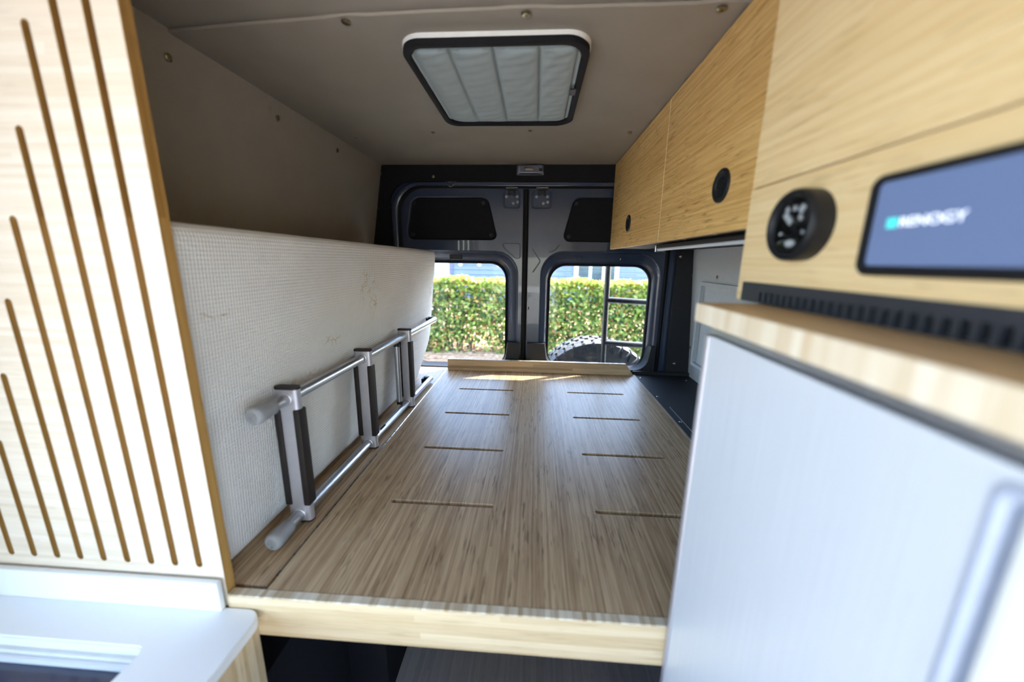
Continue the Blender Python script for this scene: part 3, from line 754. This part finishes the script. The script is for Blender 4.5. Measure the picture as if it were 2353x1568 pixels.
hd_ = obj('handle_frame', loft([x3(hf_o, XF+.0025), x3(hf_o, XF+.0005), x3(mid(hf_o, h_in, .5), XF-.001), x3(h_in, XF+.002), x3(h_in, XF+.012)]), plain('handle_frame_shadow_grey', srgb(172, 179, 198), .4, metal=.1), dd, smooth=40)  # blue-grey ring paints the shadow groove round the handle
obj('recess_back', prism([h_in], 'x', XF+.0115, XF+.015), M_fridge, hd_)
obj('grip_bar', boxbm(XF+.0015, XF+.011, hy1-.026, hy1-.009, hz0+.006, hz1-.006, .003, 2), M_whiteplast, hd_, smooth=40)
obj('lower_panel', boxbm(XF+.006, .79, -.22, .498, ZF, -1.41), M_black, frd)

# ================================================================== LEFT: slotted partition, counter, sink cover
part_ = thing('slotted_partition', 'brightly lit bamboo partition board with upright routed slots beside the white counter', 'partition', (-.75, .523, -.62))
tips = {0: .445, 1: .405, 2: .300, 3: .174, 4: .054, 5: -.068, 6: -.19, 7: -.31, 8: -.43}
hs = []
for k in range(9):
    x = -.5845-.0457*k
    hs.append(rrect(x-.0062, x+.0062, -.543, tips[k], .0062, 5))
pb = prism([[(-1.06, ZF), (-.541, ZF), (-.541, ZC-.001), (-.90, ZC-.001), (-1.06, -.35)]]+hs, 'y', .514, .532)
obj('slotted_board', pb, [M_part_lit, M_part_shaded], part_, pick=lambda f: 0 if abs(f.normal.y) > .7 else 1)

ZCT = -.62
ctr = thing('kitchen_counter', 'white kitchen counter with low backsplash and sink cutout beside the partition', 'counter', (-.72, .1, ZF))
hole = rrect(-.95, -.6155, .06, .4315, .012, 5)
co = rpoly([(-1.06, -.55), (-.4705, -.55), (-.4705, .5095), (-1.06, .5095)], [0, .01, .028, 0], 6)
bm = prism([co, hole], 'z', ZCT-.020, ZCT)
bmesh.ops.bevel(bm, geom=[e for e in bm.edges if len(e.link_faces) == 2 and e.calc_face_angle(0) > 1.2 and abs(e.verts[0].co.z-e.verts[1].co.z) < 1e-4], offset=.0025, segments=2, affect='EDGES')
obj('countertop', bm, M_white, ctr, smooth=35)
obj('backsplash', boxbm(-1.06, -.5425, .4985, .5093, ZCT, ZCT+.0595, .0025, 2), M_white, ctr, smooth=35)
obj('cabinet_side', boxbm(-.506, -.488, -.55, .509, ZF, ZCT-.020), M_counter_side, ctr)
obj('cabinet_back', boxbm(-.985, -.506, .492, .509, ZF, ZCT-.02), M_counter_side, ctr)
snk = thing('sink', 'white rimmed sink with dark glass cover recessed in the counter', 'sink', (-.78, .25, -.80))
ho = rrect(-.965, -.600, .045, .447, .02, 5); hi = rrect(-.945, -.6205, .065, .4265, .012, 5)
obj('rim', prism([ho, hi], 'z', ZCT-.027, ZCT-.0205), M_whiteplast, snk)
obj('rim_step', prism([rrect(-.955, -.61, .055, .437, .02, 5), rrect(-.938, -.6275, .072, .4195, .01, 5)], 'z', ZCT-.037, ZCT-.029), M_white, snk)
M_smoke = plain('smoked_glass', srgb(44, 52, 78), .12, spec=.6, noise=.1, nscale=10)
obj('glass_cover', prism([rrect(-.950, -.615, .06, .432, .02, 5)], 'z', ZCT-.044, ZCT-.0375), M_smoke, snk)
obj('basin', loft([[(x, y, ZCT-.045) for x, y in hi], [(x*.98-.0156, y*.98+.005, -.80) for x, y in hi]], False, True), M_alu_flat, snk)

# ================================================================== CEILING VENT
VX0, VX1, VY0, VY1 = -.312, .108, .878, 1.36
vent = thing('roof_vent', 'roof vent with grey quilted cover and black binding on the ceiling', 'roof vent', (-.10, 1.12, ZC))
vo_ = rrect(VX0, VX1, VY0, VY1, .055, 8); vi_ = rrect(VX0+.035, VX1-.035, VY0+.035, VY1-.035, .04, 8)
obj('frame', prism([vo_, vi_], 'z', ZC-.0125, ZC-.0005), M_whiteplast, vent)
def quilt():
    NX, NY = 210, 60; bm = bmesh.new(); cx, cy = (VX0+VX1)/2, (VY0+VY1)/2-.006
    A, B, r = (VX1-VX0)/2-.012, (VY1-VY0)/2-.008, .05
    seams = [-.284, -.203, -.106, -.004, .081]
    V = []
    for j in range(NY+1):
        v = -1+2*j/NY; yy = B*math.sin(v*PI/2)
        over = max(0, abs(yy)-(B-r)); wdt = A-(r-math.sqrt(max(r*r-over*over, 0)))
        row = []
        for i in range(NX+1):
            u = -1+2*i/NX; x = cx+u*wdt; y = cy+yy
            ds_ = min([abs(x-s) for s in seams])
            h = .0115*(.45*(1-math.exp(-(ds_/.0028)**2))+.55*(1-math.exp(-(ds_/.016)**1.2)))
            ey = B-abs(yy); ex = wdt-abs(u*wdt)
            es = abs(ey-.020)                      # stitched hem
            h *= (1-.55*math.exp(-(es/.004)**2)) if ey < .05 else 1
            h *= min(1, (min(ex, ey)+.003)/.022)*(min(1, (B-yy)/.06) if yy > 0 else 1)
            wr = .0016*math.sin(y*85+4*math.sin(x*17)+x*30)*math.sin(x*31+1.7)+.0010*math.sin(y*190+x*60)
            h += wr*min(1, ds_/.02)*min(1, min(ex, ey)/.03)
            row.append(bm.verts.new((x, y, ZC-.016-h)))
        V.append(row)
    for a, b in zip(V, V[1:]):
        for i in range(NX): bm.faces.new((a[i], b[i], b[i+1], a[i+1]))
    g = bmesh.ops.extrude_face_region(bm, geom=list(bm.faces))
    for e in g['geom']:
        if isinstance(e, bmesh.types.BMVert): e.co.z = ZC-.0125
    bmesh.ops.recalc_face_normals(bm, faces=list(bm.faces))
    return bm
qo = obj('quilted_cover', quilt(), M_quilt, vent, smooth=70)
bl = rrect(VX0+.007, VX1-.007, VY0+.003, VY1-.009, .052, 10)
rings = []
prof = [(-.005, -.0125), (-.005, -.024), (.006, -.0265), (.013, -.020), (.013, -.0125)]
c0x, c0y = (VX0+VX1)/2, (VY0+VY1)/2
for o_, z in prof:
    rings.append([(c0x+(x-c0x)*(1-o_/.21), c0y+(y-c0y)*(1-o_/.24), ZC+z+.0016*math.sin(x*38+y*21)) for x, y in bl])
obj('binding', loft(rings), M_binding, vent, smooth=60)
obj('brand_tag', boxbm(.078, .094, 1.085, 1.12, ZC-.0285, ZC-.024, .001), M_blackplast, vent)

# dome light on the rear header
dm = thing('dome_light', 'small clear dome light on the black header above the rear doors', 'light', (-.038, 1.966, .415))
obj('base', boxbm(-.108, .028, 1.955, 1.966, .418, .464, .004), M_greycap, dm, smooth=40)
M_refl = plain('dome_reflector', srgb(190, 192, 200), .15, metal=1.0)
obj('reflector', boxbm(-.09, .0, 1.951, 1.955, .428, .456, .001), M_refl, dm)
obj('bulb', tube([(-.065, 1.948, .443), (-.025, 1.948, .443)], .004, 10), plain('amber_bulb', srgb(200, 150, 90), .3), dm, smooth=50)
obj('switch', boxbm(.004, .018, 1.940, 1.951, .434, .446, .002), M_blackplast, dm)
lo = rrect(-.107, .027, .4185, .4635, .012, 5); li = rrect(-.098, .018, .424, .459, .010, 5)
obj('lens', loft([[(x, 1.957, z) for x, z in lo], [(x, 1.946, z) for x, z in lo], [(x, 1.938, z) for x, z in li]], False, True), M_lens, dm, smooth=35)

# ================================================================== OUTSIDE: rear rack ladder and spare tyre on the door
rk = thing('rear_rack_ladder', 'black tube rack ladder seen through the right rear window', 'ladder', (.55, 2.2, -1.5))
for x in (.424, .80): obj('stile', tube([(x+.012, 2.2, -1.5), (x+.004, 2.2, -.6), (x-.004, 2.2, .1), (x-.006, 2.18, .5)], .0165, 14), M_tubeblk, rk, smooth=50)
for z in (-1.30, -1.03, -.76, -.484, -.224, .05, .32): obj('rung', tube([(.43, 2.2, z+.004), (.80, 2.2, z-.012)], .0175, 14), M_tubeblk, rk, smooth=50)
for z in (-1.1, .36):
    obj('standoff', boxbm(.41, .44, 2.06, 2.2, z-.012, z+.012, .003), M_tubeblk, rk)
TX, TZ, TY0, TY1, TR = .405, -.885, 2.245, 2.50, .40
ty = thing('spare_tyre', 'black off-road spare tyre with chunky tread behind the right rear door', 'tyre', (TX, 2.37, TZ-TR))
ym = (TY0+TY1)/2; hw = (TY1-TY0)/2
carc = [(-hw+.03, .20), (-hw+.004, .23), (-hw, .29), (-hw+.006, .345), (-hw+.03, TR-.018), (-hw*.4, TR-.012), (0, TR-.010), (hw*.4, TR-.012), (hw-.03, TR-.018), (hw-.006, .345), (hw, .29), (hw-.004, .23), (hw-.03, .20)]
rgs = [[(TX+r*math.cos(2*PI*k/72), ym+d, TZ+r*math.sin(2*PI*k/72)) for k in range(72)] for d, r in carc]
obj('carcass', loft(rgs+[rgs[0]]), M_tyre, ty, smooth=40)
obj('wheel', lathe([(-.06, .20), (-.05, .19), (-.02, .17), (-.03, .08), (-.04, .03), (.05, .02), (.06, .2)], (TX, ym, TZ), (0, 1, 0), 40), M_tubeblk, ty, smooth=35)
def block(pts, h0, h1, k):
    # pts in (angle offset * R, y offset)
    lo_ = []; hi_ = []
    for s, d in pts:
        for L, r in ((lo_, h0), (hi_, h1)):
            th = s/TR; drop = .5*(d/hw)**4*.02
            L.append(((r-drop)*math.sin(th), d, (r-drop)*math.cos(th)))
    bm = loft([lo_, hi_], True, True)
    return bm
seg = 2*PI*TR/40
shapes = [[(-.026, -hw-.003), (.016, -hw-.003), (.020, -.078), (.006, -.070), (-.024, -.074)],
          [(-.028, -.066), (.004, -.062), (.022, -.040), (.016, -.010), (-.012, -.008), (-.020, -.030)],
          [(-.016, .006), (.014, .004), (.024, .030), (.026, .062), (-.006, .064), (-.022, .042)],
          [(-.020, .074), (.008, .070), (.024, .076), (.026, hw+.003), (-.018, hw+.003)]]
bms = [mesh_of(block(s, TR-.022, TR, 0), M_tyre, name='tread_block') for s in shapes]
side = mesh_of(loft([[(math.sin(a)*r, -hw-.004+dd_, math.cos(a)*r) for a, r in ((-.05, TR-.012), (.035, TR-.012), (.030, TR-.05), (-.02, TR-.065), (-.055, TR-.04))] for dd_ in (0, .014)], True, True), M_tyre, name='side_lug')
for k in range(40):
    for q, me in enumerate(bms):
        a = 2*PI*(k+(.5 if q in (1, 3) else 0))/40
        share('tread_block', me, (TX, ym, TZ), ty, (0, a, 0))
    share('side_lug', side, (TX, ym, TZ), ty, (0, 2*PI*k/40, 0))

# ================================================================== OUTSIDE: ground, hedge, house
ZG = -1.98
def ground_mat():
    m, nt, b = newmat('mulch_and_paving'); t = NT(nt)
    tc = t.n('ShaderNodeTexCoord').outputs['Object']; sx = t.n('ShaderNodeSeparateXYZ'); t.l(tc, sx.inputs[0])
    n1 = t.noise(tc, 14, 4, .65); n2 = t.noise(tc, 1.2, 2)
    mul = t.ramp(n1, [(.3, srgb(120, 82, 58)), (.55, srgb(190, 150, 118)), (.75, srgb(232, 205, 178))])
    pav = t.ramp(n1, [(.3, srgb(150, 148, 144)), (.7, srgb(178, 176, 170))])
    f = t.math('MULTIPLY', t.math('SUBTRACT', t.math('ADD', sx.outputs[1], t.math('MULTIPLY', n2, .6)), 5.6), 6.0, clamp=True)
    t.l(t.mix(f, pav, mul), b.inputs['Base Color']); b.inputs['Roughness'].default_value = .9
    t.bump(n1, .4, .03, b); return m
bm = bmesh.new(); rows = []
for y in (-25, -4, 0, 3, 5.4, 6.0, 6.6, 7.4, 8.4, 10, 14, 25):
    row = []
    for i in range(41):
        x = -30+60*i/40
        z = ZG+(0 if y < 5.5 else min(1, (y-5.5)/3.2)*.55)+(.03*math.sin(x*2.1+y) if y > 5.5 else 0)
        row.append(bm.verts.new((x, y, z)))
    rows.append(row)
for a, b in zip(rows, rows[1:]):
    for i in range(40): bm.faces.new((a[i], a[i+1], b[i+1], b[i]))
obj('ground', bm, ground_mat(), kind='structure', smooth=60)

hedge = thing('hedge', 'clipped leafy green hedge with red tips behind the van', 'hedge', (0, 7.3, ZG+.3))
def leaf_mat():
    m = bpy.data.materials.new('hedge_leaf'); m.use_nodes = True; nt = m.node_tree; t = NT(nt)
    b = nt.nodes['Principled BSDF']; out = nt.nodes['Material Output']
    g = t.n('ShaderNodeNewGeometry')
    at = t.n('ShaderNodeAttribute', attribute_name='tip')
    c1 = t.ramp(g.outputs['Random Per Island'], [(0, srgb(24, 48, 20)), (.3, srgb(78, 112, 48)), (.6, srgb(142, 168, 74)), (.88, srgb(204, 214, 128)), (.965, srgb(190, 130, 80)), (1, srgb(160, 80, 60))])
    c2 = t.ramp(g.outputs['Random Per Island'], [(0, srgb(104, 128, 44)), (.5, srgb(156, 172, 68)), (.8, srgb(182, 186, 92)), (1, srgb(176, 108, 66))])
    c = t.mix(at.outputs['Fac'], c1, c2)
    t.l(c, b.inputs['Base Color']); b.inputs['Roughness'].default_value = .34; b.inputs['Specular IOR Level'].default_value = .5
    tr = t.n('ShaderNodeBsdfTranslucent'); t.l(c, tr.inputs[0])
    mx = t.n('ShaderNodeMixShader'); mx.inputs[0].default_value = .42
    t.l(b.outputs[0], mx.inputs[1]); t.l(tr.outputs[0], mx.inputs[2]); t.l(mx.outputs[0], out.inputs[0])
    return m
def leaves(N):
    x = rng.uniform(-4.6, 4.6, N)
    zt = -.375+.02*np.sin(x*3.1)+.02*np.sin(x*7.7+1)+.0
    # mostly near the front and top skins
    kind = rng.random(N)
    y = np.where(kind < .68, 6.75+np.abs(rng.normal(0, .14, N)), rng.uniform(6.7, 7.7, N))
    u = rng.random(N)
    z = np.where(kind < .84, ZG+.15+(zt-ZG-.15)*u, zt-np.abs(rng.normal(0, .05, N))+.02)
    # a thinner patch low on the left where the mulch shows through
    thin = np.exp(-(((x+1.15)/.55)**2+((z+1.62)/.26)**2))
    keep = rng.random(N) > thin*.93
    low = (z < ZG+.55) & (rng.random(N) < .45*(1-(z-ZG)/.55))
    keep &= ~low
    x, y, z, zt = x[keep], y[keep], z[keep], zt[keep]; n = len(x)
    L = rng.uniform(.030, .058, n); Wd = L*rng.uniform(.42, .6, n)
    d = rng.normal(0, 1, (n, 3)); d[:, 1] -= .9; d[:, 2] += .25; d /= np.linalg.norm(d, axis=1)[:, None]
    nn = rng.normal(0, .75, (n, 3)); nn[:, 1] -= .75; nn[:, 2] += .7
    s = np.cross(d, nn); s /= np.linalg.norm(s, axis=1)[:, None]; nv = np.cross(s, d)
    c = np.stack([x, y, z+ZO], 1)
    P = np.empty((n, 6, 3))
    P[:, 0] = c-d*L[:, None]; P[:, 3] = c+d*L[:, None]
    P[:, 1] = c-d*(L*.25)[:, None]+s*Wd[:, None]-nv*0; P[:, 2] = c+d*(L*.4)[:, None]+s*(Wd*.8)[:, None]
    P[:, 5] = c-d*(L*.25)[:, None]-s*Wd[:, None]; P[:, 4] = c+d*(L*.4)[:, None]-s*(Wd*.8)[:, None]
    P[:, [1, 2, 4, 5]] += (nv*(Wd*.35)[:, None])[:, None, :]
    idx = np.arange(n)[:, None]*6
    f1 = idx+np.array([[0, 1, 2, 3]]); f2 = idx+np.array([[0, 3, 4, 5]])
    faces = np.concatenate([f1, f2]).tolist()
    me = bpy.data.meshes.new('foliage'); base = np.array(WL[hedge.name])
    me.from_pydata((P.reshape(-1, 3)-base).tolist(), [], faces)
    tip = np.clip(1-(zt-z)/.30, 0, 1)*.85
    tip = np.maximum(tip, (rng.random(n) < .12)*.7)
    a = me.attributes.new('tip', 'FLOAT', 'POINT'); a.data.foreach_set('value', np.repeat(tip, 6).astype(np.float32))
    me.materials.append(leaf_mat()); me.update()
    o = bpy.data.objects.new('foliage', me); COL.objects.link(o); o.parent = hedge; o['kind'] = 'stuff'
    WL[o.name] = WL[hedge.name]
leaves(44000)
bms_ = []
for i in range(120):
    x = random.uniform(-4.5, 4.5); y = random.uniform(6.95, 7.5); h = random.uniform(.9, 1.5)
    bms_.append(tube([(x, y, ZG), (x+random.uniform(-.1, .1), y+random.uniform(-.1, .1), ZG+h*.5), (x+random.uniform(-.25, .25), y+random.uniform(-.1, .1), ZG+h)], [.02, .014, .006], 5))
obj('branches', merge(*bms_), plain('hedge_branch', srgb(92, 74, 58), .9), hedge, kind='stuff')

# house with lap siding behind the hedge
M_side = plain('blue_grey_lap_siding', srgb(112, 128, 164), .7, noise=.05, nscale=5)
M_trimw = plain('white_window_trim', srgb(232, 234, 236), .6)
M_hglass = plain('dark_house_glass', srgb(70, 86, 92), .15, spec=.6, noise=.3, nscale=2)
hs_ = thing('house', 'blue-grey house with lap siding and white trimmed window beyond the hedge', 'house', (1.5, 13, ZG+.4))
HX0, HX1 = -3.03, 7.0
obj('wall_core', boxbm(HX0, HX1, 13.02, 16, ZG+.3, 2.2), M_side, hs_)
pkm = mesh_of(prism([[(13.02, 0), (12.985, 0), (13.012, .178), (13.02, .178)]], 'x', 0, HX1-HX0-.12), M_side, name='siding_plank')
z = -1.38
while z < 2.1:
    share('siding_plank', pkm, (HX0+.1, 0, z), hs_); z += .175
obj('corner_board', boxbm(HX0-.02, HX0+.12, 12.96, 13.1, ZG+.3, 2.2), plain('dark_corner_board', srgb(96, 104, 122), .6), hs_)
wfr = obj('window_frame', prism([[(1.33, -.95), (2.85, -.95), (2.85, 1.0), (1.33, 1.0)], [(1.47, -.83), (1.84, -.83), (1.84, .88), (1.47, .88)], [(1.93, -.83), (2.29, -.83), (2.29, .88), (1.93, .88)], [(2.38, -.83), (2.72, -.83), (2.72, .88), (2.38, .88)]], 'y', 12.94, 13.0), M_trimw, hs_)
for a, b in ((1.46, 1.85), (1.92, 2.30), (2.37, 2.73)): obj('window_pane', boxbm(a, b, 12.965, 12.975, -.84, .89), M_hglass, wfr)
obj('eave', boxbm(HX0-.4, HX1+.2, 12.94, 16.2, 2.2, 2.4), M_trimw, hs_)
obj('roof', prism([[(12.94, 2.4), (16.3, 2.4), (16.3, 4.0)]], 'x', HX0-.4, HX1+.2), plain('grey_roof', srgb(96, 94, 96), .9), hs_)

shd = thing('stand_in_house', 'pale stand-in house wall left of the blue-grey house', 'house', (-6, 19, ZG+.4))  # stand-in for a bright pale shape read as a white car
obj('wall', boxbm(-11, -3.9, 19, 22, ZG+.3, 1.6), plain('pale_render', srgb(226, 224, 216), .8), shd)
obj('roof', prism([[(18.6, 1.6), (22.4, 1.6), (20.5, 2.9)]], 'x', -11.4, -3.5), plain('blue_slate_roof', srgb(92, 108, 140), .8), shd)
obj('garage_door', boxbm(-7.4, -5.2, 18.95, 19.0, ZG+.3, .35), plain('garage_blue', srgb(120, 140, 176), .6), shd)

# garland of globe bulbs in front of the house
stg = thing('string_lights', 'string of white globe bulbs hanging in front of the blue-grey house', 'string lights', (-1.0, 12.9, -.2))
wire = [(-2.95+4.0*k/24, 12.84, -.03-.07*math.sin(PI*((k % 8)/8))) for k in range(25)]
for k in (0, 8, 16, 24): obj('wire_hook', boxbm(wire[k][0]-.012, wire[k][0]+.012, 12.83, 12.984, wire[k][2]-.01, wire[k][2]+.012), M_trimw, stg)
obj('wire', tube(wire, .006, 6), M_rubber, stg)
bulb = mesh_of(lathe([(0, .015), (.02, .018), (.035, .05), (.075, .07), (.115, .055), (.14, .01)], (0, 0, 0), (0, 0, -1), 14), M_mark, True, name='globe_bulb')
for k in range(2, 24, 4): share('globe_bulb', bulb, wire[k], stg)
